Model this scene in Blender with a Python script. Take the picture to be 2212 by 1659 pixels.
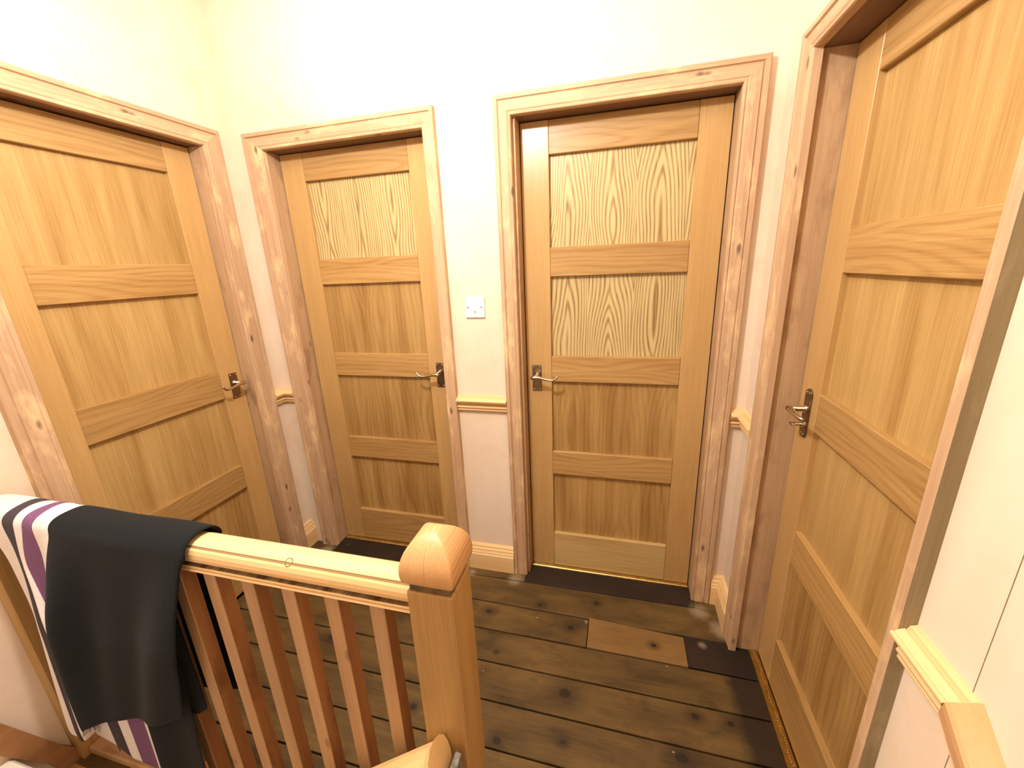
import bpy, bmesh, math, random
from mathutils import Vector, Matrix
random.seed(7)
S = bpy.context.scene
COL = S.collection
for o in list(bpy.data.objects):
    bpy.data.objects.remove(o, do_unlink=True)

# ------------------------------------------------------------------ camera
cam_d = bpy.data.cameras.new('camera')
cam = bpy.data.objects.new('camera', cam_d); COL.objects.link(cam)
cam_d.sensor_width = 36.0
cam_d.lens = 872.953 / 2212.0 * 36.0
cam_d.clip_start = 0.02
RM = ((0.9674541840423382, -0.2510297966249025, -0.031881702988291294),
      (0.24967395056260228, 0.9264538746809119, 0.2816844626513652),
      (-0.041174266106838706, -0.2804768427075312, 0.9589772784145503))
m = Matrix.Identity(4)
for r in range(3):
    m[r][0] = RM[r][0]; m[r][1] = RM[r][2]; m[r][2] = -RM[r][1]
m[0][3], m[1][3], m[2][3] = 0.7855, -1.621, 1.4893
cam.matrix_world = m
S.camera = cam

# ------------------------------------------------------------------ world, lights, exposure
w = bpy.data.worlds.new('world'); S.world = w; w.use_nodes = True
w.node_tree.nodes['Background'].inputs[0].default_value = (1.0, 0.94, 0.86, 1)
w.node_tree.nodes['Background'].inputs[1].default_value = 0.02
def point_light(name, loc, power, radius, color):
    l = bpy.data.lights.new(name, 'POINT'); l.energy = power; l.shadow_soft_size = radius; l.color = color
    o = bpy.data.objects.new(name, l); o.location = loc; COL.objects.link(o); return o
# the landing's hanging bulb (above the frame) and an added fill light behind the camera, lifting the lower left
point_light('landing_bulb', (0.18, -1.08, 2.34), 47, 0.045, (1.0, 0.985, 0.95))
point_light('stairwell_fill', (-0.50, -2.35, 1.05), 4.5, 0.12, (1.0, 0.985, 0.95))
S.view_settings.view_transform = 'Standard'
S.view_settings.look = 'None'
S.view_settings.gamma = 1.0
S.view_settings.use_curve_mapping = False
S.view_settings.exposure = 0.85

# ------------------------------------------------------------------ helpers
def empty(name, loc=(0, 0, 0), rz=0.0, parent=None):
    o = bpy.data.objects.new(name, None); COL.objects.link(o)
    o.location = loc; o.rotation_euler = (0, 0, rz); o.empty_display_size = .05
    if parent: o.parent = parent
    return o
def tag(o, label=None, cat=None, group=None, kind=None):
    if label: o['label'] = label
    if cat: o['category'] = cat
    if group: o['group'] = group
    if kind: o['kind'] = kind
    return o
def link(name, bm, mat, parent=None, smooth=False, loc=None):
    me = bpy.data.meshes.new(name); bmesh.ops.recalc_face_normals(bm, faces=bm.faces[:])
    bm.to_mesh(me); bm.free()
    if mat: me.materials.append(mat)
    if smooth:
        for p in me.polygons: p.use_smooth = True
    o = bpy.data.objects.new(name, me); COL.objects.link(o)
    if parent: o.parent = parent
    if loc: o.location = loc
    return o
def box(bm, x0, x1, y0, y1, z0, z1, bev=0.0, seg=1):
    vs = [bm.verts.new((x, y, z)) for x in (x0, x1) for y in (y0, y1) for z in (z0, z1)]
    fs = [(0, 1, 3, 2), (4, 6, 7, 5), (0, 4, 5, 1), (2, 3, 7, 6), (0, 2, 6, 4), (1, 5, 7, 3)]
    faces = [bm.faces.new([vs[i] for i in f]) for f in fs]
    if bev > 0:
        es = list({e for f in faces for e in f.edges})
        bmesh.ops.bevel(bm, geom=es, offset=bev, segments=seg, affect='EDGES', profile=.5)
def loft(bm, rings, closed_ring=True, caps=True):
    R = [[bm.verts.new(p) for p in r] for r in rings]
    n = len(R[0])
    for a, b in zip(R, R[1:]):
        for i in range(n if closed_ring else n - 1):
            j = (i + 1) % n
            bm.faces.new((a[i], a[j], b[j], b[i]))
    if caps:
        bm.faces.new(list(reversed(R[0]))); bm.faces.new(R[-1])
    return R
def tube(bm, pts, radii, n=12, flat=1.0, up=(0, 0, 1)):
    pts = [Vector(p) for p in pts]; rings = []
    for i, p in enumerate(pts):
        t = (pts[min(i + 1, len(pts) - 1)] - pts[max(i - 1, 0)]).normalized()
        u = Vector(up)
        if abs(t.dot(u)) > .95: u = Vector((1, 0, 0))
        a = t.cross(u).normalized(); b = a.cross(t).normalized()
        r = radii[i] if isinstance(radii, (list, tuple)) else radii
        rings.append([p + a * math.cos(k * 2 * math.pi / n) * r + b * math.sin(k * 2 * math.pi / n) * r * flat for k in range(n)])
    loft(bm, rings)
def one(name, mat, parent, *a, bev=0.0, **k):
    bm = bmesh.new(); box(bm, *a, bev=bev); return link(name, bm, mat, parent, **k)

# ------------------------------------------------------------------ materials
def srgb(r, g, b):
    f = lambda c: (c / 255 / 12.92) if c / 255 <= .04045 else ((c / 255 + .055) / 1.055) ** 2.4
    return (f(r), f(g), f(b), 1)
class NT:
    def __init__(s, name, rough=.5, metal=0.0, spec=.5):
        s.m = bpy.data.materials.new(name); s.m.use_nodes = True; s.t = s.m.node_tree
        s.b = s.t.nodes['Principled BSDF']
        s.b.inputs['Roughness'].default_value = rough; s.b.inputs['Metallic'].default_value = metal
        s.b.inputs['Specular IOR Level'].default_value = spec
    def n(s, t, **k):
        x = s.t.nodes.new(t)
        for a, v in k.items(): setattr(x, a, v)
        return x
    def put(s, i, v):
        if hasattr(v, 'is_output') or isinstance(v, bpy.types.NodeSocket): s.t.links.new(v, i)
        else: i.default_value = v
    def M(s, op, a, b=None, c=None):
        x = s.n('ShaderNodeMath', operation=op); s.put(x.inputs[0], a)
        if b is not None: s.put(x.inputs[1], b)
        if c is not None: s.put(x.inputs[2], c)
        return x.outputs[0]
    def mix(s, f, a, b, mode='MIX'):
        x = s.n('ShaderNodeMix', data_type='RGBA', blend_type=mode)
        s.put(x.inputs[0], f); s.put(x.inputs[6], a); s.put(x.inputs[7], b); return x.outputs[2]
    def vec(s, x, y, z):
        c = s.n('ShaderNodeCombineXYZ')
        for i, v in enumerate((x, y, z)): s.put(c.inputs[i], v)
        return c.outputs[0]
    def noise(s, v, scale=1.0, detail=3.0, rough=.55, dist=0.0):
        x = s.n('ShaderNodeTexNoise'); s.put(x.inputs['Vector'], v)
        x.inputs['Scale'].default_value = scale; x.inputs['Detail'].default_value = detail
        x.inputs['Roughness'].default_value = rough; x.inputs['Distortion'].default_value = dist
        return x.outputs[0]
    def ramp(s, f, lo, hi, a=0.0, b=1.0):
        x = s.n('ShaderNodeMapRange'); x.clamp = True
        s.put(x.inputs[0], f); x.inputs[1].default_value = lo; x.inputs[2].default_value = hi
        x.inputs[3].default_value = a; x.inputs[4].default_value = b; return x.outputs[0]
    def obj(s):
        t = s.n('ShaderNodeTexCoord'); p = s.n('ShaderNodeSeparateXYZ'); s.t.links.new(t.outputs['Object'], p.inputs[0])
        return p.outputs
    def rnd(s):
        return s.n('ShaderNodeObjectInfo').outputs['Random']
    def bump(s, h, strength=.2, dist=.002):
        x = s.n('ShaderNodeBump'); x.inputs['Strength'].default_value = strength; x.inputs['Distance'].default_value = dist
        s.t.links.new(h, x.inputs['Height']); s.t.links.new(x.outputs[0], s.b.inputs['Normal'])
    def col(s, c): s.put(s.b.inputs['Base Color'], c)

def wood(name, light, dark, axis='z', rough=.45, cath=0.0, period=.19, fibre=.35, patch=.25, spec=.4,
         ringfreq=60.0, blotch=None, blotch_amt=0.0, knots=0.0, knot_col=(70, 40, 22), bump=.12, vary=.12):
    """Sawn timber: fibres along one axis, slow colour patches, optional flame (cathedral) figure and knots."""
    if not any(k in name for k in ('new_pine', 'handrail', 'rake', 'cap', 'pale_split')): light, dark = [(c[0] * .935, c[1], min(255, c[2] * 1.04)) for c in (light, dark)]
    N = NT(name, rough, 0, spec); X, Y, Z = N.obj(); r = N.rnd()
    al, a1, a2 = {'x': (X, Z, Y), 'y': (Y, X, Z), 'z': (Z, X, Y)}[axis]
    off = N.M('MULTIPLY', r, 17.3)
    alo = N.M('ADD', al, off)
    fv = N.vec(N.M('MULTIPLY', a1, 220), N.M('MULTIPLY', a2, 220), N.M('MULTIPLY', alo, 5))
    fib = N.noise(fv, 1, 3, .6)
    pv = N.vec(N.M('MULTIPLY', a1, 18), N.M('MULTIPLY', a2, 18), N.M('MULTIPLY', alo, 1.3))
    pat = N.noise(pv, 1, 2, .5)
    wv = N.vec(N.M('MULTIPLY', a1, 7), N.M('MULTIPLY', a2, 7), N.M('MULTIPLY', alo, 2.2))
    wob = N.noise(wv, 1, 2, .5)
    wob2 = N.noise(N.vec(N.M('MULTIPLY', a1, 4.5), N.M('MULTIPLY', a2, 4.5), N.M('MULTIPLY', alo, 1.9)), 1, 1, .4)
    f = N.M('MULTIPLY', N.ramp(fib, .3, .7), fibre)
    f = N.M('ADD', f, N.M('MULTIPLY', N.ramp(pat, .3, .7), patch))
    if cath > 0:
        pp = N.M('PINGPONG', N.M('ADD', a1, N.M('MULTIPLY', N.M('SUBTRACT', wob, .5), .03)), period / 2)
        q = N.M('MULTIPLY', N.M('POWER', N.M('DIVIDE', pp, period / 2), 1.3), 6.0)
        fld = N.M('ADD', N.M('ADD', q, N.M('MULTIPLY', alo, 2.5)), N.M('MULTIPLY', wob2, 9.0))
        rg = N.M('SINE', N.M('MULTIPLY', fld, 2 * math.pi * ringfreq / 60.0))
        rg = N.M('POWER', N.M('ADD', N.M('MULTIPLY', rg, .5), .5), 2.2)
        rg = N.M('MULTIPLY', rg, N.ramp(fib, .25, .6, .55, 1.0))
        f = N.M('ADD', f, N.M('MULTIPLY', rg, cath))
    c = N.mix(N.ramp(f, 0, 1), srgb(*light), srgb(*dark))
    if blotch:
        bv = N.vec(N.M('MULTIPLY', a1, 14), N.M('MULTIPLY', a2, 14), N.M('MULTIPLY', alo, 5))
        bl = N.ramp(N.noise(bv, 1, 4, .65), .52, .72)
        c = N.mix(N.M('MULTIPLY', bl, blotch_amt), c, srgb(*blotch))
    if knots > 0:
        v = N.n('ShaderNodeTexVoronoi'); v.inputs['Scale'].default_value = 1.0
        N.t.links.new(N.vec(N.M('MULTIPLY', a1, 13), N.M('MULTIPLY', a2, 13), N.M('MULTIPLY', alo, 5.2)), v.inputs['Vector'])
        k = N.ramp(v.outputs['Distance'], .05, .12, 1, 0)
        c = N.mix(N.M('MULTIPLY', k, knots), c, srgb(*knot_col))
    hv = N.n('ShaderNodeHueSaturation'); N.put(hv.inputs['Value'], N.ramp(r, 0, 1, 1 - vary, 1 + vary * .5)); N.put(hv.inputs['Color'], c)
    N.col(hv.outputs[0])
    N.bump(fib, bump, .001)
    return N.m

OAK_L, OAK_D = (214, 162, 102), (160, 108, 52)
M_stile = wood('oak_upright', OAK_L, (180, 126, 70), 'z', .30, fibre=.45, patch=.25, vary=.06)
M_rail = wood('oak_crossrail', (205, 154, 94), (156, 102, 48), 'x', .40, cath=.28, period=.16, ringfreq=34, fibre=.35, patch=.3, vary=.10)
M_panel_bold = wood('oak_panel_flame', (222, 184, 126), (136, 94, 46), 'z', .40, cath=.72, period=.178, ringfreq=66, fibre=.2, patch=.12, vary=.05)
M_panel = wood('oak_panel_soft', (206, 156, 94), (150, 98, 44), 'z', .42, cath=.22, period=.21, ringfreq=40, fibre=.3, patch=.6, vary=.07)
M_panel_plain = wood('oak_panel_plain', (212, 164, 102), (160, 108, 50), 'z', .42, fibre=.42, patch=.5, vary=.05)
PINE = dict(rough=.6, fibre=.32, patch=.35, knots=.75, bump=.25, vary=.05, spec=.3)
M_arch = wood('stripped_pine_upright', (222, 174, 134), (172, 118, 80), 'z', blotch=(240, 208, 158), blotch_amt=.8, **PINE)
M_archx = wood('stripped_pine_head', (222, 174, 134), (172, 118, 80), 'x', blotch=(240, 208, 158), blotch_amt=.8, **PINE)
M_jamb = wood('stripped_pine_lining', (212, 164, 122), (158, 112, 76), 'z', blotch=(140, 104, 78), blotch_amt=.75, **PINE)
M_jambx = wood('stripped_pine_lining_head_shade', (150, 106, 78), (110, 72, 50), 'x', blotch=(120, 84, 60), blotch_amt=.6, **PINE)  # darker copy of the lining wood; underside shade put into the colour
M_newpine = wood('new_pine', (240, 208, 156), (216, 168, 108), 'x', .45, fibre=.3, patch=.4, vary=.03, spec=.4)
M_newpine_y = wood('new_pine_side', (240, 208, 156), (216, 168, 108), 'y', .45, fibre=.3, patch=.4, vary=.03, spec=.4)
M_rail_top = wood('pine_handrail', (246, 214, 160), (222, 172, 110), 'x', .38, fibre=.3, patch=.4, vary=.03, spec=.5)
def rail_marks(mat, cx, cy, cz, g0, g1, r0, r1):
    t = mat.node_tree; b = t.nodes['Principled BSDF']; src = b.inputs['Base Color'].links[0].from_socket
    N = NT.__new__(NT); N.m = mat; N.t = t; N.b = b
    X, Y, Z = N.obj()
    d = [N.M('SUBTRACT', a, c) for a, c in ((X, cx), (Y, cy), (Z, cz))]
    q = N.M('SQRT', N.M('ADD', N.M('ADD', N.M('MULTIPLY', d[0], d[0]), N.M('MULTIPLY', d[1], d[1])), N.M('MULTIPLY', d[2], d[2])))
    ring = N.ramp(N.M('ABSOLUTE', N.M('SUBTRACT', q, .0085)), .0006, .0016, .85, 0)
    nz = N.noise(N.vec(N.M('MULTIPLY', X, 25), 0.0, 0.0), 1, 3)
    line = N.M('MULTIPLY', N.M('MULTIPLY', N.M('GREATER_THAN', Z, g0), N.M('LESS_THAN', Z, g1)), N.M('GREATER_THAN', N.M('ABSOLUTE', Y), .0215))
    rec = N.M('MULTIPLY', N.M('GREATER_THAN', Z, r0), N.M('LESS_THAN', Z, r1))
    rec = N.M('MULTIPLY', rec, N.ramp(nz, .35, .6, .55, .95))
    f = N.M('MAXIMUM', N.M('MAXIMUM', ring, N.M('MULTIPLY', line, .7)), rec)  # ring mark, with groove and recess shade painted in dark
    N.col(N.mix(f, src, srgb(72, 48, 24)))
rail_marks(M_rail_top, .144, -.0225, .9215, .9200, .9225, .8715, .8815)
M_newel = wood('orange_pine_post', (204, 154, 94), (158, 108, 58), 'z', .5, fibre=.35, patch=.5, vary=.05, knots=.5)
M_cap = wood('turned_pine_cap', (214, 168, 116), (178, 128, 78), 'y', .42, cath=.5, period=.06, ringfreq=80, fibre=.2, patch=.2, vary=.03)
M_bal = wood('reddish_pine_baluster', (208, 158, 114), (166, 116, 76), 'z', .5, fibre=.35, patch=.5, vary=.10, knots=.5)
M_balside = wood('browner_baluster_side', (176, 116, 72), (128, 78, 46), 'z', .55, fibre=.3, patch=.5, blotch=(92, 54, 32), blotch_amt=.6, knots=.5, vary=.05)
M_string = wood('pine_string', (186, 126, 80), (140, 88, 50), 'y', .5, fibre=.3, patch=.5, vary=.05)

def plain(name, c, rough=.5, metal=0.0, spec=.5, n=None):
    N = NT(name, rough, metal, spec)
    if n:
        t = N.n('ShaderNodeTexCoord'); v = N.noise(t.outputs['Object'], n[0], 3)
        N.col(N.mix(N.ramp(v, .3, .7), srgb(*c), srgb(*n[1])))
    else: N.col(srgb(*c))
    return N.m
M_nickel = plain('nickel', (200, 188, 168), .22, 1.0)
M_plate = plain('nickel_plate', (150, 132, 108), .30, 1.0, n=(40, (128, 110, 88)))  # darker than the levers; dark reflections put into the base colour
M_brass = plain('brass', (214, 184, 118), .34, 1.0, n=(60, (190, 158, 94)))
M_white = plain('white_plastic', (238, 236, 230), .35)
M_slot = plain('dark_slot', (60, 56, 52), .6)
M_dark = plain('underfloor_shadow', (26, 18, 12), .9)
M_stain = plain('dark_old_varnish', (70, 58, 38), .6, n=(60, (120, 90, 52)))
M_grey = plain('grey_weathered_wood', (150, 142, 132), .8, n=(90, (90, 84, 78)))
M_edge = wood('darker_edge', (168, 142, 104), (120, 96, 62), 'z', .7, blotch=(196, 180, 150), blotch_amt=.5, fibre=.3, patch=.5, knots=.6, vary=.03)
M_carpet = plain('pale_paint', (226, 214, 196), .8)

def plaster():
    N = NT('bare_plaster', .85, 0, .2); t = N.n('ShaderNodeTexCoord'); o = t.outputs['Object']
    a = N.ramp(N.noise(o, 1.6, 4, .6, .6), .38, .66)
    b = N.ramp(N.noise(o, 4.5, 5, .65, 1.0), .55, .75)
    c = N.mix(a, srgb(231, 213, 192), srgb(225, 201, 176))
    c = N.mix(N.M('MULTIPLY', b, .45), c, srgb(222, 178, 148))
    X, Y, Z = N.obj()
    d = N.noise(N.vec(N.M('MULTIPLY', X, 12), N.M('MULTIPLY', Y, 12), N.M('MULTIPLY', Z, 1.6)), 1, 3)
    c = N.mix(N.M('MULTIPLY', N.ramp(d, .5, .75), .25), c, srgb(236, 222, 206))
    N.col(c); N.bump(N.noise(o, 30, 3), .05, .002); return N.m
M_wall = plaster()
M_ceil = plain('ceiling_paint', (236, 226, 210), .9)

def floor_mat(name, light, dark, stain_amt=1.0, blot=.55):
    """Old pine boards; object space is world space, so knots, the dark old border and plaster dust sit where they are."""
    N = NT(name, .62, 0, .3); X, Y, Z = N.obj(); r = N.rnd()
    xo = N.M('ADD', X, N.M('MULTIPLY', r, 9.1))
    fib = N.noise(N.vec(N.M('MULTIPLY', xo, 5), N.M('MULTIPLY', Y, 190), Z), 1, 4, .65)
    pat = N.noise(N.vec(N.M('MULTIPLY', xo, 3), N.M('MULTIPLY', Y, 11), Z), 1, 3, .55)
    bl = N.noise(N.vec(N.M('MULTIPLY', xo, 9), N.M('MULTIPLY', Y, 14), Z), 1, 4, .6)
    f = N.M('ADD', N.M('MULTIPLY', N.ramp(fib, .3, .7), .35), N.M('MULTIPLY', N.ramp(pat, .3, .7), .65))
    c = N.mix(f, srgb(*light), srgb(*dark))
    c = N.mix(N.M('MULTIPLY', N.ramp(bl, .50, .70), blot), c, srgb(58, 42, 22))
    for (kx, ky, rad) in [(.628, -.255, .024), (.261, -.246, .022), (.640, -.535, .038), (.962, -.268, .014), (.727, -.103, .016),
                          (.654, -.692, .013), (.442, -.735, .020), (1.02, -.652, .030), (1.189, -.514, .018), (1.078, -.515, .018),
                          (.481, -.165, .016), (.350, -.435, .009), (-.36, -.52, .022), (-.2, -.29, .02), (-.15, -.83, .016), (.12, -.7, .018)]:
        dx = N.M('SUBTRACT', X, kx); dy = N.M('MULTIPLY', N.M('SUBTRACT', Y, ky), 1.25)
        dd = N.M('SQRT', N.M('ADD', N.M('MULTIPLY', dx, dx), N.M('MULTIPLY', dy, dy)))
        dd = N.M('ADD', dd, N.M('MULTIPLY', N.M('SUBTRACT', bl, .5), rad * 1.3))
        c = N.mix(N.ramp(dd, rad * .9, rad * 2.6, .6, 0), c, srgb(52, 36, 19))
        c = N.mix(N.ramp(dd, rad * .55, rad * .75, .85, 0), c, srgb(32, 22, 14))
    edge = N.M('ADD', X, N.M('MULTIPLY', N.M('SUBTRACT', bl, .5), .05))
    st = N.M('MULTIPLY', N.ramp(edge, 1.195, 1.235), N.ramp(Y, -.16, -.22))
    c = N.mix(N.M('MULTIPLY', st, .88 * stain_amt), c, srgb(38, 27, 19))
    for (kx, ky, rad) in [(1.17, -.055, .05), (1.235, -.13, .055), (-.76, -.03, .05), (.33, -.035, .05), (1.15, -.225, .022), (.69, -.212, .012), (.10, -.035, .03)]:
        dx = N.M('SUBTRACT', X, kx); dy = N.M('SUBTRACT', Y, ky)
        dd = N.M('SQRT', N.M('ADD', N.M('MULTIPLY', dx, dx), N.M('MULTIPLY', dy, dy)))
        dd = N.M('ADD', dd, N.M('MULTIPLY', N.M('SUBTRACT', bl, .5), rad * 1.6))
        c = N.mix(N.ramp(dd, rad * .2, rad, .5, 0), c, srgb(176, 160, 132))
    v = N.n('ShaderNodeTexVoronoi'); v.inputs['Scale'].default_value = 9.0
    N.t.links.new(N.vec(X, Y, 0.0), v.inputs['Vector'])
    c = N.mix(N.ramp(v.outputs['Distance'], .018, .03, .8, 0), c, srgb(210, 196, 160))
    N.col(c); N.bump(fib, .25, .001); return N.m
M_floor = floor_mat('old_floorboard', (116, 89, 46), (58, 44, 22))
M_floor_new = floor_mat('newer_floorboard', (140, 106, 60), (106, 78, 42), blot=.15)
M_floor_dark = floor_mat('dark_stained_board', (54, 41, 30), (32, 23, 17))

# ------------------------------------------------------------------ room shell
WT = 0.13
def structure(name, bm, mat, label):
    o = link(name, bm, mat); return tag(o, label, kind='structure')
BW = .028                                   # back wall face (architrave fronts stand at y = 0)
LW, RW = -.900, 1.269                       # side wall faces
ZB, ZT, YN = -2.2, 2.66, -3.0
bm = bmesh.new()                            # back wall with two door openings
y0, y1 = BW, BW + WT
box(bm, LW, -.735, y0, y1, -.03, 2.02); box(bm, .036, .378, y0, y1, -.03, 2.02); box(bm, 1.15, RW, y0, y1, -.03, 2.02)
box(bm, LW, RW, y0, y1, 2.02, ZT)
structure('wall_back', bm, M_wall, 'bare pinkish plaster wall holding the two middle doors')
bm = bmesh.new()
box(bm, LW - WT, LW, -.118, BW + WT, ZB, ZT); box(bm, LW - WT, LW, YN, -.890, ZB, ZT)
box(bm, LW - WT, LW, -.890, -.118, 2.02, ZT); box(bm, LW - WT, LW, -.890, -.118, ZB, -.051)
structure('wall_left', bm, M_wall, 'bare plaster wall around the leftmost door, behind the draped towel')
bm = bmesh.new()
box(bm, RW, RW + WT, -.195, BW + WT, ZB, ZT); box(bm, RW, RW + WT, -1.0706, -.955, ZB, ZT); box(bm, RW, RW + WT, YN, -1.0723, ZB, ZT)
box(bm, RW, RW + WT, -.955, -.195, 2.01, ZT); box(bm, RW, RW + WT, -.955, -.195, ZB, -.03)
box(bm, RW + .006, RW + WT, -1.0723, -1.0706, ZB, ZT)
structure('wall_right', bm, M_wall, 'pale plaster wall with a thin vertical crack right of the rightmost door')
bm = bmesh.new(); box(bm, LW - WT, RW + WT, YN - .1, YN, ZB, ZT)
structure('wall_near', bm, M_wall, 'plaster wall closing the stairwell behind the viewpoint')
bm = bmesh.new(); box(bm, LW - WT, RW + WT, YN - .1, BW + WT, ZT, ZT + .1)
structure('ceiling', bm, M_ceil, 'flat ceiling above the landing')

# floor: dark joist void with boards laid on it
bm = bmesh.new(); box(bm, LW, RW + .12, -1.10, BW + WT, -.05, -.022); box(bm, LW - .12, LW, -.885, -.125, -.05, -.022)
floor = structure('floor', bm, M_dark, 'landing floor of old dark stained pine boards with knots')
def board(x0, x1, ya0, ya1, yb0, yb1, mat=None, z=0.0):
    """one floorboard: near/far edges may run a little out of parallel (ya at x0, yb at x1)"""
    bm = bmesh.new(); g = .0030; zt = z; zb = -.022
    pts = [(x0, ya0 + g), (x1, yb0 + g), (x1, yb1 - g), (x0, ya1 - g)]
    loft(bm, [[(x, y, zb) for x, y in pts], [(x, y, zt - .0015) for x, y in pts],
              [(x + (.0015 if i in (0, 3) else -.0015), y + (.0015 if i < 2 else -.0015), zt) for i, (x, y) in enumerate(pts)]])
    o = link('floorboard', bm, mat or M_floor, floor)
    if mat is M_floor_new: o['label'] = 'short lighter newer board'
    elif mat is M_floor_dark: o['label'] = 'nearly black stained board'
    return o
XR_ = 1.345
seams = [(-.050, -.034), (-.187, -.199), (-.336, -.338), (-.478, -.477), (-.617, -.620), (-.760, -.763), (-.902, -.902), (-1.044, -1.044), (-1.11, -1.11)]
for i in range(len(seams) - 1):
    (f0, f1), (n0, n1) = seams[i], seams[i + 1]
    dz = [0, -.0005, .0008, 0, -.0006, .0004, 0, 0][i]
    if i == 0:
        board(LW, RW, n0, f0, n1, f1, z=dz)
    elif i == 1:
        board(LW, .6985, n0, f0, n1 + .003, f1 + .004, z=dz); board(.7015, 1.083, n0, f0 + .002, n1, f1 - .002, M_floor_new, z=.001)
        board(1.0848, XR_, n0 + .002, f0, n1, f1, M_floor_dark, z=-.0005)
    else:
        board(LW - (.05 if i < 5 else 0), XR_, n0, f0, n1, f1, z=dz)
board(-.735, .036, -.048, BW + .11, -.044, BW + .11, M_floor_dark, z=.001)
board(.378, 1.15, -.044, BW + .11, -.036, BW + .11, M_floor_dark, z=.001)
for a, b in ((LW, -.737), (.038, .376), (1.152, RW)): board(a, b, -.046, BW, -.040, BW)
# edge of the landing above the stairs
bm = bmesh.new(); box(bm, LW, RW, -1.118, -1.101, -.30, -.001, .003)
structure('trim_1', bm, M_string, 'pine board closing the landing edge under the balusters')

# ------------------------------------------------------------------ doors
FRAMES = {'back': ((0, 0, 0), 0.0), 'left': ((-.872, 0, 0), math.pi / 2), 'right': ((1.241, 0, 0), -math.pi / 2)}
RZ = [(1.985, 1.8926), (1.5544, 1.439), (1.1027, .9864), (.6464, .5278), (.20, .012)]

def sweep_leg(bm, prof, xi, sgn, z0, zi, hw, lw, yf=0.0):
    """upright architrave: prof = (distance from inner edge, height off the wall front reference); mitred top"""
    loft(bm, [[(xi + sgn * s, yf - t, z0) for s, t in prof], [(xi + sgn * s, yf - t, zi + s * hw / lw) for s, t in prof]])
def sweep_head(bm, prof, xl, xr, zi, hw, wl, wr, yf=0.0):
    loft(bm, [[(xl - s * wl / hw, yf - t, zi + s) for s, t in prof], [(xr + s * wr / hw, yf - t, zi + s) for s, t in prof]])
def arch_profile(wd):
    k = wd
    # from the back of the board round over the face: inner bead, flat, quirk line, raised outer band (t = 0 is the old front reference)
    return [(0, -.0285), (0, -.008), (.002, -.004), (.007, -.003), (.010, -.006), (.012, -.007), (.016, -.004), (k - .024, -.002), (k - .0215, -.006), (k - .019, -.006),
            (k - .016, 0.0), (k - .004, .0), (k, -.004), (k, -.0285)]
def surround(name, wall, label, xi0, xi1, w0, w1, zi, hw, depth, lx0, lx1):
    loc, rz = FRAMES[wall]; root = empty(name, loc, rz); tag(root, label, kind='structure')
    p0, p1, ph = arch_profile(w0), arch_profile(w1), arch_profile(hw)
    def fit(p, wd):   # narrow boards lose the quirk
        return p if wd > .05 else [(0, -.0285), (0, -.006), (.004, -.002), (wd - .005, 0), (wd, -.004), (wd, -.0285)]
    bm = bmesh.new(); sweep_leg(bm, fit(p0, w0), xi0, -1, 0.0005, zi, hw, w0); link('architrave', bm, M_arch, root)
    bm = bmesh.new(); sweep_leg(bm, fit(p1, w1), xi1, 1, 0.0005, zi, hw, w1); leg1 = link('architrave', bm, M_arch, root)
    bm = bmesh.new(); sweep_head(bm, ph, xi0, xi1, zi, hw, w0, w1); link('architrave_head', bm, M_archx, root)
    d = depth + .035
    one('door_lining', M_jamb, root, lx0 - .028, lx0, .0287, d, .0015, zi + .0012, bev=.001)
    one('door_lining', M_jamb, root, lx1, lx1 + .028, .0287, d, .0015, zi + .0012, bev=.001)
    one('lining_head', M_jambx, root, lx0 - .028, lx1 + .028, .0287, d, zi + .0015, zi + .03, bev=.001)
    if wall == 'right':
        me = leg1.data; me.materials.append(M_edge)  # outer edge of this leg gets a darker material
        for p in me.polygons:
            if p.normal.x > .9 and max(me.vertices[v].co.y for v in p.vertices) > .02: p.material_index = 1
    return root
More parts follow.
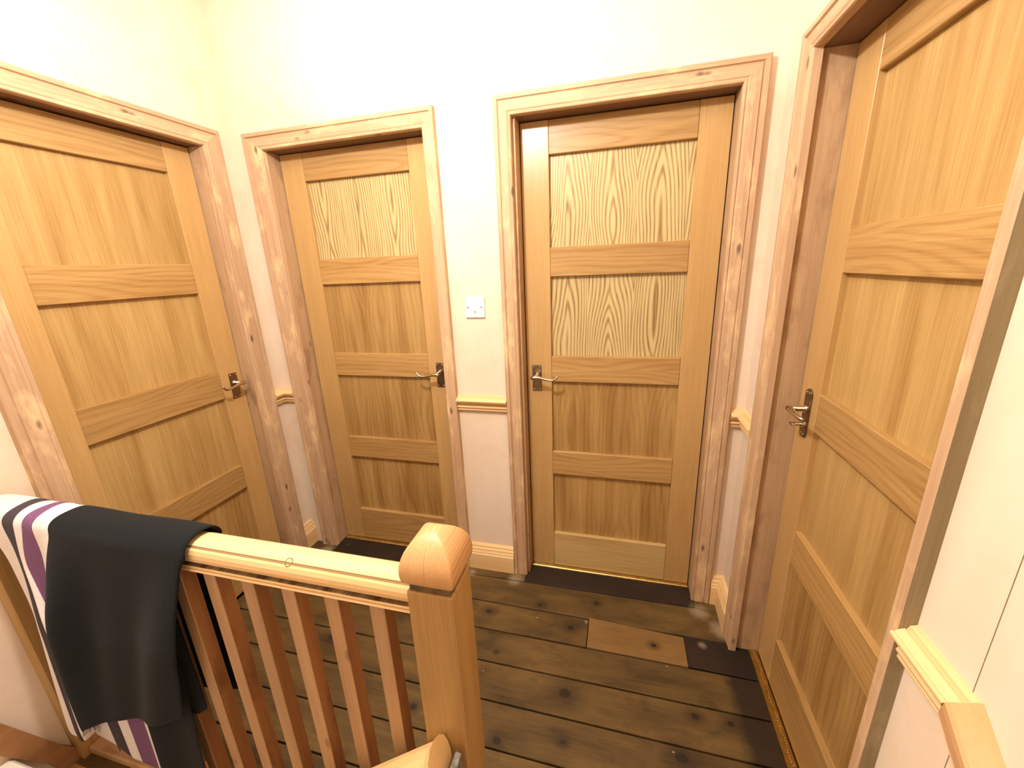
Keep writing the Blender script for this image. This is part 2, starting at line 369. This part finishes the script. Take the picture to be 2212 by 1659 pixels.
def handle(root, x, z, side, kind='scroll'):
    h = empty('door_handle', (x, 0, z), 0, root)
    bm = bmesh.new()
    if kind == 'scroll':
        box(bm, -.0205, .0205, -.005, 0, -.060, .060, .002)
    else:
        hw, hh, n = .020, .078, 10; ring = []
        for k in range(n + 1):
            a = math.pi * k / n; ring.append((hw * math.cos(a), hh - .016 + .016 * math.sin(a)))
        for k in range(n + 1):
            a = math.pi + math.pi * k / n; ring.append((hw * math.cos(a), -hh + .016 + .016 * math.sin(a)))
        loft(bm, [[(a, 0, b) for a, b in ring], [(a, -.004, b) for a, b in ring], [(a * .9, -.006, b * .975) for a, b in ring]])
    link('handle_plate', bm, M_plate, h)
    zz = .051 if kind == 'scroll' else .066
    for sx in (-.0135, .0135):
        for sz in (-zz, zz):
            bm = bmesh.new(); tube(bm, [(sx * (1 if kind == 'scroll' else .55), -.0045, sz), (sx * (1 if kind == 'scroll' else .55), -.0072, sz)], [.0042, .003], 10); link('screw', bm, M_nickel, h, smooth=True)
    z0 = .014
    bm = bmesh.new()
    tube(bm, [(0, -.004, z0), (0, -.010, z0), (0, -.011, z0), (0, -.046, z0)], [.0135, .012, .0085, .008], 16)
    link('handle_neck', bm, M_nickel, h, smooth=True)
    bm = bmesh.new(); s = side
    if kind == 'scroll':
        P = [(-s * .017, -.050, z0 - .004), (-s * .010, -.051, z0 - .001), (0, -.050, z0), (s * .018, -.050, z0 - .001), (s * .040, -.050, z0 - .006),
             (s * .062, -.051, z0 - .010), (s * .080, -.052, z0 - .010), (s * .092, -.052, z0 - .003), (s * .099, -.052, z0 + .008), (s * .100, -.052, z0 + .012)]
        R = [.006, .0105, .011, .0085, .0068, .006, .0058, .0055, .005, .0025]
    else:
        P = [(-s * .012, -.050, z0), (0, -.050, z0), (s * .02, -.051, z0), (s * .05, -.053, z0 - .001), (s * .085, -.052, z0 - .001), (s * .098, -.048, z0)]
        R = [.007, .0105, .009, .0075, .0072, .004]
    tube(bm, P, R, 12, .9); link('handle_lever', bm, M_nickel, h, smooth=True)
    if kind != 'scroll':
        bm = bmesh.new(); tube(bm, [(0, -.004, -.036), (0, -.009, -.036), (0, -.010, -.036), (0, -.030, -.036)], [.012, .011, .006, .006], 14)
        box(bm, -.011, .011, -.041, -.028, -.0395, -.0325, .0015); link('thumb_turn', bm, M_nickel, h)
    return h
def door(name, wall, label, x0, x1, yf, r0, r1, dz, pmats, hx, hside, hz=1.003, hkind='scroll', bottom=None, RZ=RZ):
    loc, rz = FRAMES[wall]; root = empty(name, (0, 0, 0), 0)
    M4 = Matrix.Translation(loc) @ Matrix.Rotation(rz, 4, 'Z') @ Matrix.Translation((x0, yf, 0))
    root.location = M4.translation; root.rotation_euler = (0, 0, rz)
    tag(root, label, kind='structure')
    W = x1 - x0; a, b = r0 - x0, r1 - x0; T = .036
    zs = [(t + (dz if i else 0), bt + dz) for i, (t, bt) in enumerate(RZ)]
    zs[-1] = (RZ[-1][0], .0095)
    one('stile', M_stile, root, .002, a, 0, T, .0095, 2.0095 if wall != 'right' else 1.9925, bev=.0012)
    one('stile', M_stile, root, b, W - .002, 0, T, .0095, 2.0095 if wall != 'right' else 1.9925, bev=.0012)
    for i, (t, bt) in enumerate(zs):
        if i == 0: t = 2.0095 if wall != 'right' else 1.9925
        mt = M_rail
        if bottom and i == 4: mt = bottom
        o = one('rail', mt, root, a + .0004, b - .0004, .0003, T - .001, bt, t, bev=.0022)
        if bottom and i == 4: o['label'] = 'paler unvarnished bottom rail'
    for i in range(4):
        t, bt = zs[i][1], zs[i + 1][0]
        one('door_panel', pmats[i], root, a - .004, b + .004, .0175, .030, bt - .004, t + .004)
    h = handle(root, hx - x0, hz, hside, hkind)
    return root
PB, PS, PP = M_panel_bold, M_panel, M_panel_plain
M_palerail = wood('unvarnished_oak', (224, 180, 116), (186, 136, 78), 'x', .6, cath=.15, ringfreq=40, fibre=.4, patch=.4, vary=.02)
door('door_1', 'left', 'oak four-panel door at the far left, partly behind the towel and balustrade', -.872, -.137, .084, -.762, -.246, 0, [PP, PP, PP, PS], -.186, -1, RZ=[(1.985, 1.900), (1.551, 1.430), (1.087, .957), (.619, .500), (.17, .012)])
door('door_2', 'back', 'narrow oak four-panel door left of the light switch, handle on its right', -.725, .028, .097, -.609, -.0885, 0, [PB, PS, PS, PS], -.030, -1)
door('door_3', 'back', 'oak four-panel door right of the light switch, bold grain and a paler bottom rail', .393, 1.141, .097, .504, 1.0335, 0, [PB, PB, PS, PS], .4385, 1, bottom=M_palerail)
door('door_4', 'right', 'oak four-panel door at the far right, seen at a steep angle with a long-plate handle', .212, .943, .110, .332, .835, -.004, [PP, PP, PP, PS], .277, 1, 1.020, 'bath')
surround('trim_2', 'left', 'stripped pine door surround around the leftmost door', -.863, -.133, .082, .083, 2.013, .072, .084, -.874, -.135)
surround('trim_3', 'back', 'stripped pine door surround around the narrow door left of the light switch', -.727, .029, .093, .050, 2.0115, .070, .097, -.727, .030)
surround('trim_4', 'back', 'stripped pine door surround around the door right of the light switch', .3815, 1.142, .065, .073, 2.0127, .069, .097, .391, 1.143)
surround('trim_5', 'right', 'stripped pine door surround around the rightmost door', .226, .938, .081, .023, 1.994, .064, .110, .210, .945)

# ------------------------------------------------------------------ skirting and dado rail
SK = [(0, 0), (.030, 0), (.030, .088), (.026, .094), (.026, .100), (.022, .106), (.020, .116), (.014, .124), (.014, .130), (.008, .136), (0, .138)]
DA = [(0, 0), (.012, .001), (.016, .006), (.016, .010), (.010, .013), (.018, .016), (.020, .021), (.018, .026), (.012, .029), (.020, .034), (.030, .044), (.034, .050),
      (.0345, .055), (.031, .0585), (.028, .0575), (.0255, .0605), (.016, .0655), (.0135, .0640), (.0115, .0675), (.010, .0715), (0, .0755)]
def run(bm, prof, p0, p1, out, z, sc=1.0, lean=None):
    """moulding from p0 to p1 (xy), profile pushed out along `out`; lean gives the end cut direction z slope"""
    r = []
    for p in (p0, p1):
        r.append([(p[0] + out[0] * d * sc, p[1] + out[1] * d * sc, (p[2] if len(p) > 2 else 0) + z + h * sc) for d, h in prof])
    loft(bm, r)
def trim(name, prof, p0, p1, out, z, mat, label):
    bm = bmesh.new(); run(bm, prof, p0, p1, out, z); return structure(name, bm, mat, label)
def mitred(name, prof, x_a, x_c, y_b, sgn, z, label):
    """back-wall piece from x_a to the corner x_c and return along the side wall to y_b, mitred in the corner"""
    bm = bmesh.new()
    r = [[(x_a, BW - d, z + h) for d, h in prof], [(x_c - sgn * d, BW - d, z + h) for d, h in prof], [(x_c - sgn * d, y_b, z + h) for d, h in prof]]
    loft(bm, r); return structure(name, bm, M_newpine, label)
trim('baseboard_back', SK, (.080, BW), (.3155, BW), (0, -1), .0008, M_newpine, 'new pine skirting board on the wall below the light switch')
mitred('baseboard_right', SK, 1.2165, RW, -.1445, 1, .0008, 'new pine skirting in the right corner between two door surrounds')
trim('baseboard_left', SK, (LW, BW), (LW, -.0495), (1, 0), .0008, M_newpine_y, 'new pine skirting in the left corner between two door surrounds')
trim('trim_6', DA, (.080, BW), (.3155, BW), (0, -1), .858, M_newpine, 'pine dado rail between the two middle doors, below the light switch')
mitred('trim_7', DA, 1.2165, RW, -.1445, 1, .845, 'short pine dado rail in the right corner between two door surrounds')
mitred('trim_8', DA, -.8205, LW, -.0495, -1, .855, 'short pine dado rail in the left corner between two door surrounds')
# right wall dado: level piece, then raking down beside the stairs
JY, JZ, SL = -1.0714, .830, .88
bm = bmesh.new()
r0 = [(RW - d, -.9615, JZ + h) for d, h in DA]
r1 = [(RW - d, JY + (h - .038) * -.42 , JZ + h) for d, h in DA]
loft(bm, [r0, r1])
structure('trim_9', bm, M_newpine_y, 'grooved pine dado rail at the bottom right, against the rightmost door surround')
RK = [(0, 0), (.014, .002), (.018, .008), (.012, .012), (.022, .018), (.031, .046), (.033, .058), (.030, .064), (.012, .070), (.008, .076), (0, .078)]
bm = bmesh.new(); LEN = 1.5
r1 = [(RW - d, JY + (h - .038) * -.42 - .0006, JZ + h) for d, h in RK]
r2 = [(RW - d, JY - LEN + (h - .038) * -.42, JZ + h - LEN * SL) for d, h in RK]
loft(bm, [r1, r2])
M_rake = wood('pine_rake_rail', (226, 178, 130), (196, 142, 92), 'y', .5, fibre=.2, patch=.35, vary=.02)
structure('trim_10', bm, M_rake, 'smooth pine dado rail raking down the stairs at the bottom right corner')

# ------------------------------------------------------------------ threshold strips
def strip(name, label, cx, cy, L, rz, wide=1.0):
    root = empty(name, (cx, cy, .001), rz); tag(root, label, 'threshold strip', 'brass threshold strips')
    bm = bmesh.new(); pr = [(a * wide, b) for a, b in [(-.011, -.001), (-.010, .004), (-.006, .0065), (.006, .0075), (.010, .008), (.011, 0)]]
    loft(bm, [[(-L / 2, a, b) for a, b in pr], [(L / 2, a, b) for a, b in pr]]); link('strip_body', bm, M_brass, root)
    bm = bmesh.new(); n = int(L / .0085)
    for k in range(n):
        x = -L / 2 + .006 + k * (L - .012) / (n - 1); up = (k // 5) % 2
        y = (-.0045 if up else -.001) + (.0015 if k % 2 else 0)
        c = bmesh.ops.create_icosphere(bm, subdivisions=1, radius=.0022, matrix=Matrix.Translation((x, y, .0072)))
    o = link('bead_row', bm, M_brass, root, smooth=True); o['kind'] = 'stuff'
strip('threshold_strip', 'beaded brass strip under the door right of the light switch', .767, .089, .744, 0, 1.1)
strip('threshold_strip', 'beaded brass strip under the narrow door left of the light switch', -.348, .087, .744, 0)
strip('threshold_strip', 'long beaded brass strip along the foot of the rightmost door', 1.336, -.577, .725, math.pi / 2, 1.75)

# ------------------------------------------------------------------ light switch
sw = empty('light_switch', (.1915, BW, 1.3265)); tag(sw, 'white square single light switch on the plaster between the two middle doors', 'light switch')
one('switch_plate', M_white, sw, -.043, .043, -.009, -.0002, -.0445, .0445, bev=.003)
bm = bmesh.new(); loft(bm, [[(-.008, -.0085, -.016), (.008, -.0085, -.016), (.008, -.0085, .016), (-.008, -.0085, .016)], [(-.008, -.0145, -.016), (.008, -.0145, -.016), (.008, -.0095, .016), (-.008, -.0095, .016)]])
link('switch_rocker', bm, M_white, sw)
for sx in (-.030, .030):
    bm = bmesh.new(); tube(bm, [(sx, -.0085, 0), (sx, -.0100, 0)], [.0034, .0026], 12); link('screw', bm, M_slot, sw)

# ------------------------------------------------------------------ balustrade
NX, NY = .469, -1.045
newel = empty('newel_post', (NX, NY, -.3)); tag(newel, 'square orange pine newel post with a domed pyramid cap, at the end of the banister', 'post')
one('post', M_newel, newel, -.0455, .0455, -.0455, .0455, 0, 1.225, bev=.003)
one('cap_neck', M_stain, newel, -.040, .040, -.040, .040, 1.2252, 1.2448)
bm = bmesh.new(); rings = []
for k in range(13):
    t = k / 12; hz = 1.245 + .105 * math.sin(t * math.pi / 2) if k else 1.245
    prof = [.0475, .0510, .0525, .0530, .0524, .0505, .0476, .0436, .0384, .0318, .0238, .0150, .0050][k]
    hz = 1.245 + [0, .004, .012, .022, .032, .042, .051, .060, .068, .0755, .082, .087, .0895][k]
    ring = []; q = prof; rr = q * (.10 + .30 * t ** 4)
    for cx, cy, a0 in ((1, 1, 0), (-1, 1, 90), (-1, -1, 180), (1, -1, 270)):
        for a in (0, 30, 60, 90):
            A = math.radians(a0 + a); ring.append((cx * (q - rr) + rr * math.cos(A), cy * (q - rr) + rr * math.sin(A), hz))
    rings.append(ring)
loft(bm, rings); link('post_cap', bm, M_cap, newel, smooth=True)

RAILP = [(-.024, 0), (-.031, .0005), (-.0325, .003), (-.031, .0065), (-.0275, .0075), (-.0275, .009), (-.031, .010), (-.0315, .0125), (-.029, .015), (-.0215, .0165), (-.0215, .022), (-.028, .025), (-.0325, .031), (-.0345, .040), (-.034, .050), (-.031, .059),
         (-.0265, .0645), (-.0235, .0638), (-.0228, .0668), (-.017, .0708), (0, .0735)]
RAILP = RAILP + [(-y, z) for y, z in reversed(RAILP[:-1])]
bal = empty('balustrade', (0, NY, 0)); tag(bal, 'pale pine handrail on square reddish balusters, running left from the newel post', 'balustrade')
bm = bmesh.new(); RB = .857
loft(bm, [[(LW + .042, y, RB + z) for y, z in RAILP], [(NX - .0460, y, RB + z) for y, z in RAILP]])
link('handrail', bm, M_rail_top, bal)
one('base_rail', M_bal, bal, LW + .042, NX - .0460, -.030, .030, .0012, .030, bev=.004)
bx = [.314 - .1085 * k for k in range(11)]
me = None
for k, x in enumerate(bx):
    if me is None:
        bm = bmesh.new(); box(bm, 0, .0345, -.0172, .0172, .0303, RB + .003, .0015); b = link('baluster', bm, M_bal, bal, loc=(x, 0, 0)); me = b
        b.data.materials.append(M_balside)      # the sides take a darker, browner material than the fronts
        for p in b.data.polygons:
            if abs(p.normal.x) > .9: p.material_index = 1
    else:
        b = me.copy(); COL.objects.link(b); b.parent = bal; b.location = (x, 0, 0)
half = empty('newel_post', (LW, NY, -.3)); tag(half, 'slim half post fixed to the left wall behind the towel', 'post')
one('half_post', M_newel, half, .0005, .0415, -.0455, .0455, 0, 1.20, bev=.003)

# lower handrail descending to the left from the front of the newel
lr = empty('stair_handrail', (0.490, -1.1325, 0)); tag(lr, 'cut end of a rounded pine stair handrail at the foot of the newel post', 'handrail')
bm = bmesh.new(); sl = .86; L = .78; zc = .532
prof = [(y * 1.12, z * 1.1) for y, z in [(-.027, .0), (-.033, .010), (-.0345, .024), (-.032, .038), (-.022, .050), (-.008, .056), (.008, .056), (.022, .050), (.032, .038), (.0345, .024), (.033, .010), (.027, .0)]]
ring0 = [(-.006 - z * .35, y, zc + z * 1.25) for y, z in prof]
rm = [(-.040, y, zc - .036 * sl + z * 1.36) for y, z in prof]
ring1 = [(-L, y, zc - L * sl + z * 1.36) for y, z in prof]
loft(bm, [ring0, rm, ring1]); M_low = wood('pale_split_pine', (236, 200, 142), (206, 160, 98), 'x', .45, fibre=.35, patch=.4, vary=.02, knots=.8)
link('rail', bm, M_low, lr)
o = one('end_block', M_grey, lr,   .004, .017, -.030, .030, .40, .556, bev=.002); o['label'] = 'grey weathered packing piece'

# ------------------------------------------------------------------ stair string and step at the left wall
bm = bmesh.new()
pts = [(-1.058, -.30), (-1.066, .000), (-1.110, .085), (-1.185, .285), (-1.30, .56), (-1.30, .44), (-1.215, .205), (-1.150, .070), (-1.12, -.05), (-1.12, -.30)]
loft(bm, [[(LW + .0005, y, z) for y, z in pts], [(LW + .022, y, z) for y, z in pts]])
structure('trim_11', bm, M_string, 'steep pine stair string on the left wall below the towel')
M_pale = plain('white_gloss', (232, 222, 206), .4)
bm = bmesh.new(); box(bm, LW + .001, -.74, -1.42, -1.20, .05, .17, .006)
o = link('stair_step', bm, M_pale); tag(o, 'white painted corner of a stair step at the bottom left edge', 'step')

# ------------------------------------------------------------------ towel
def towel_mat():
    N = NT('striped_towel', .95, 0, .1)
    uv = N.n('ShaderNodeUVMap'); uv.uv_map = 'stripes'; sp = N.n('ShaderNodeSeparateXYZ'); N.t.links.new(uv.outputs[0], sp.inputs[0])
    cr = N.n('ShaderNodeValToRGB'); cr.color_ramp.interpolation = 'CONSTANT'
    cols = [(0, (236, 226, 220)), (.10, (70, 60, 66)), (.20, (238, 228, 224)), (.30, (124, 84, 120)), (.40, (236, 226, 220)), (.50, (228, 214, 204)), (.52, (240, 232, 228)), (.60, (22, 25, 27))]
    e = cr.color_ramp.elements
    while len(e) < len(cols): e.new(.5)
    for x, (p, c) in zip(e, cols): x.position = p; x.color = srgb(*c)
    N.t.links.new(sp.outputs[0], cr.inputs[0])
    t = N.n('ShaderNodeTexCoord'); nz = N.noise(t.outputs['Object'], 220, 2)
    N.col(N.mix(N.M('MULTIPLY', N.ramp(nz, .3, .7), .16), cr.outputs[0], (.004, .004, .005, 1)))
    N.b.inputs['Sheen Weight'].default_value = .06
    N.bump(nz, .5, .003); return N.m
M_towel = towel_mat()
tw = empty('towel', (-.45, NY, .93)); tag(tw, 'dark towel with white and purple end stripes draped over the handrail at left', 'towel')
def grid_obj(name, rows, us, parent, thick):
    """rows: list of lists of world points; us: stripe coordinate per column"""
    me = bpy.data.meshes.new(name); n = len(us)
    off = Vector(parent.location)
    vs = [tuple(Vector(p) - off) for r in rows for p in r]
    fs = [(i * n + j, i * n + j + 1, (i + 1) * n + j + 1, (i + 1) * n + j) for i in range(len(rows) - 1) for j in range(n - 1)]
    me.from_pydata(vs, [], fs); uvl = me.uv_layers.new(name='stripes')
    for p in me.polygons:
        p.use_smooth = True
        j = p.vertices[0] % n
        um = (us[j] + us[j + 1]) / 2
        for li in p.loop_indices: uvl.data[li].uv = (um, .5)
    me.materials.append(M_towel); o = bpy.data.objects.new(name, me); COL.objects.link(o); o.parent = parent
    s = o.modifiers.new('thickness', 'SOLIDIFY'); s.thickness = thick; s.offset = 1.0
    s2 = o.modifiers.new('smooth', 'SUBSURF'); s2.levels = 1; s2.render_levels = 1
    return o
def lerp(a, b, t): return a + (b - a) * t
def pw(tbl, h):
    for (h0, v0), (h1, v1) in zip(tbl, tbl[1:]):
        if h <= h1: return lerp(v0, v1, 0 if h1 == h0 else (h - h0) / (h1 - h0))
    return tbl[-1][1]
# x of the stripe boundaries at depth h below the rail (front side): (h, x) tables
TB = {0.00: [(0, -.862), (.04, -.785), (.10, -.762), (.30, -.758), (.70, -.798)],
      0.10: [(0, -.713), (.05, -.698), (.11, -.689), (.16, -.685), (.32, -.684), (.70, -.750)],
      0.20: [(0, -.673), (.05, -.678), (.10, -.677), (.16, -.667), (.24, -.660), (.32, -.652), (.70, -.722)],
      0.30: [(0, -.642), (.05, -.660), (.10, -.673), (.16, -.664), (.24, -.657), (.32, -.649), (.70, -.718)],
      0.40: [(0, -.602), (.05, -.597), (.10, -.606), (.16, -.626), (.24, -.647), (.32, -.640), (.70, -.712)],
      0.60: [(0, -.542), (.05, -.561), (.10, -.573), (.16, -.582), (.24, -.604), (.32, -.618), (.70, -.696)],
      1.00: [(0, -.108), (.01, -.125), (.17, -.174), (.47, -.252), (.70, -.300)]}
keys = sorted(TB)
us = []
for a, b in zip(keys, keys[1:]):
    n = 4 if b <= .6 else 26
    us += [a + (b - a) * i / n for i in range(n)]
us.append(1.0)
def xs(u, h):
    for a, b in zip(keys, keys[1:]):
        if u <= b + 1e-9: return lerp(pw(TB[a], h), pw(TB[b], h), (u - a) / (b - a))
def hem_front(u): return lerp(.715, .480, max(0, (u - .55) / .45) ** .8) + .015 * math.sin(u * 9)
rows = []
NF = 26
TOPZ = RB + .0735 + .003
for i in range(NF + 1):                     # front, from the hem up
    r = []
    for u in us:
        h = hem_front(u) * (1 - i / NF)
        x = xs(u, h)
        fold = .012 * math.sin(u * 16 + 1.2 + h * 2) * min(1, h / .25) + .006 * math.sin(u * 37 + h * 5) * min(1, h / .3)
        y = NY - .043 - .020 * min(1, h / .3) + fold - (.016 * math.exp(-((u - .62) / .05) ** 2)) * min(1, h / .2) - .03 * max(0, .12 - abs(h - .62)) * (1 if u > .6 else 0)
        r.append((x, y, RB + .048 - h))
    rows.append(r)
for k, (dy, dz) in enumerate([(-.0415, .062), (-.035, .072), (-.024, .0785), (-.008, .0815), (.008, .0815), (.024, .0785), (.035, .072), (.0415, .062), (.043, .048)]):
    rows.append([(xs(u, 0) + .004 * math.sin(u * 30) , NY + dy, RB + dz + .002 * math.sin(u * 23 + k)) for u in us])
for i in range(1, 17):                      # back, down to its own hem
    r = []
    for u in us:
        hb = lerp(.62, .545, u) * i / 16
        x = xs(u, 0) - .05 * max(0, (u - .6) / .4)
        y = NY + .043 + .010 * math.sin(u * 14) * min(1, hb / .2) + .008
        r.append((x, y, RB + .048 - hb))
    rows.append(r)
grid_obj('towel_drape', rows, us, tw, .006)
# the lower fold that hangs out beneath the front
us2 = [0, .02, .05, .08, .099, .12, .15, .19, .21, .25, .29, .31, .35, .39, .41, .5, .61, .65, .70, .76, .82, .88, .94, 1.0]
XB = {0: -.765, .10: -.655, .20: -.60, .30: -.59, .40: -.52, .60: -.50, 1.0: -.335}
k2 = sorted(XB)
def x2(u):
    for a, b in zip(k2, k2[1:]):
        if u <= b + 1e-9: return lerp(XB[a], XB[b], (u - a) / (b - a))
rows = []
us3 = [.62 + .38 * k / 12 for k in range(13)]
for i in range(13):
    t = i / 12; rows.append([(lerp(-.43, -.2335, (u - .62) / .38), NY - .0250 - .004 * math.sin(u * 22) ** 2, lerp(.84, .375 + .02 * math.sin(u * 20), t)) for u in us3])
grid_obj('towel_tucked_fold', rows, us3, tw, -.003)
rows = []
for i in range(13):
    t = i / 12; r = []
    for u in us2:
        z0 = .60; z1 = .125 - .26 * max(0, u - .12) - .10 * max(0, u - .5)
        r.append((x2(u) + .10 * (1 - t) * u, NY - .036 - .006 + .007 * math.sin(u * 15 + 2), lerp(z0, z1, t)))
    rows.append(r)
grid_obj('towel_inner_fold', rows, us2, tw, .004)
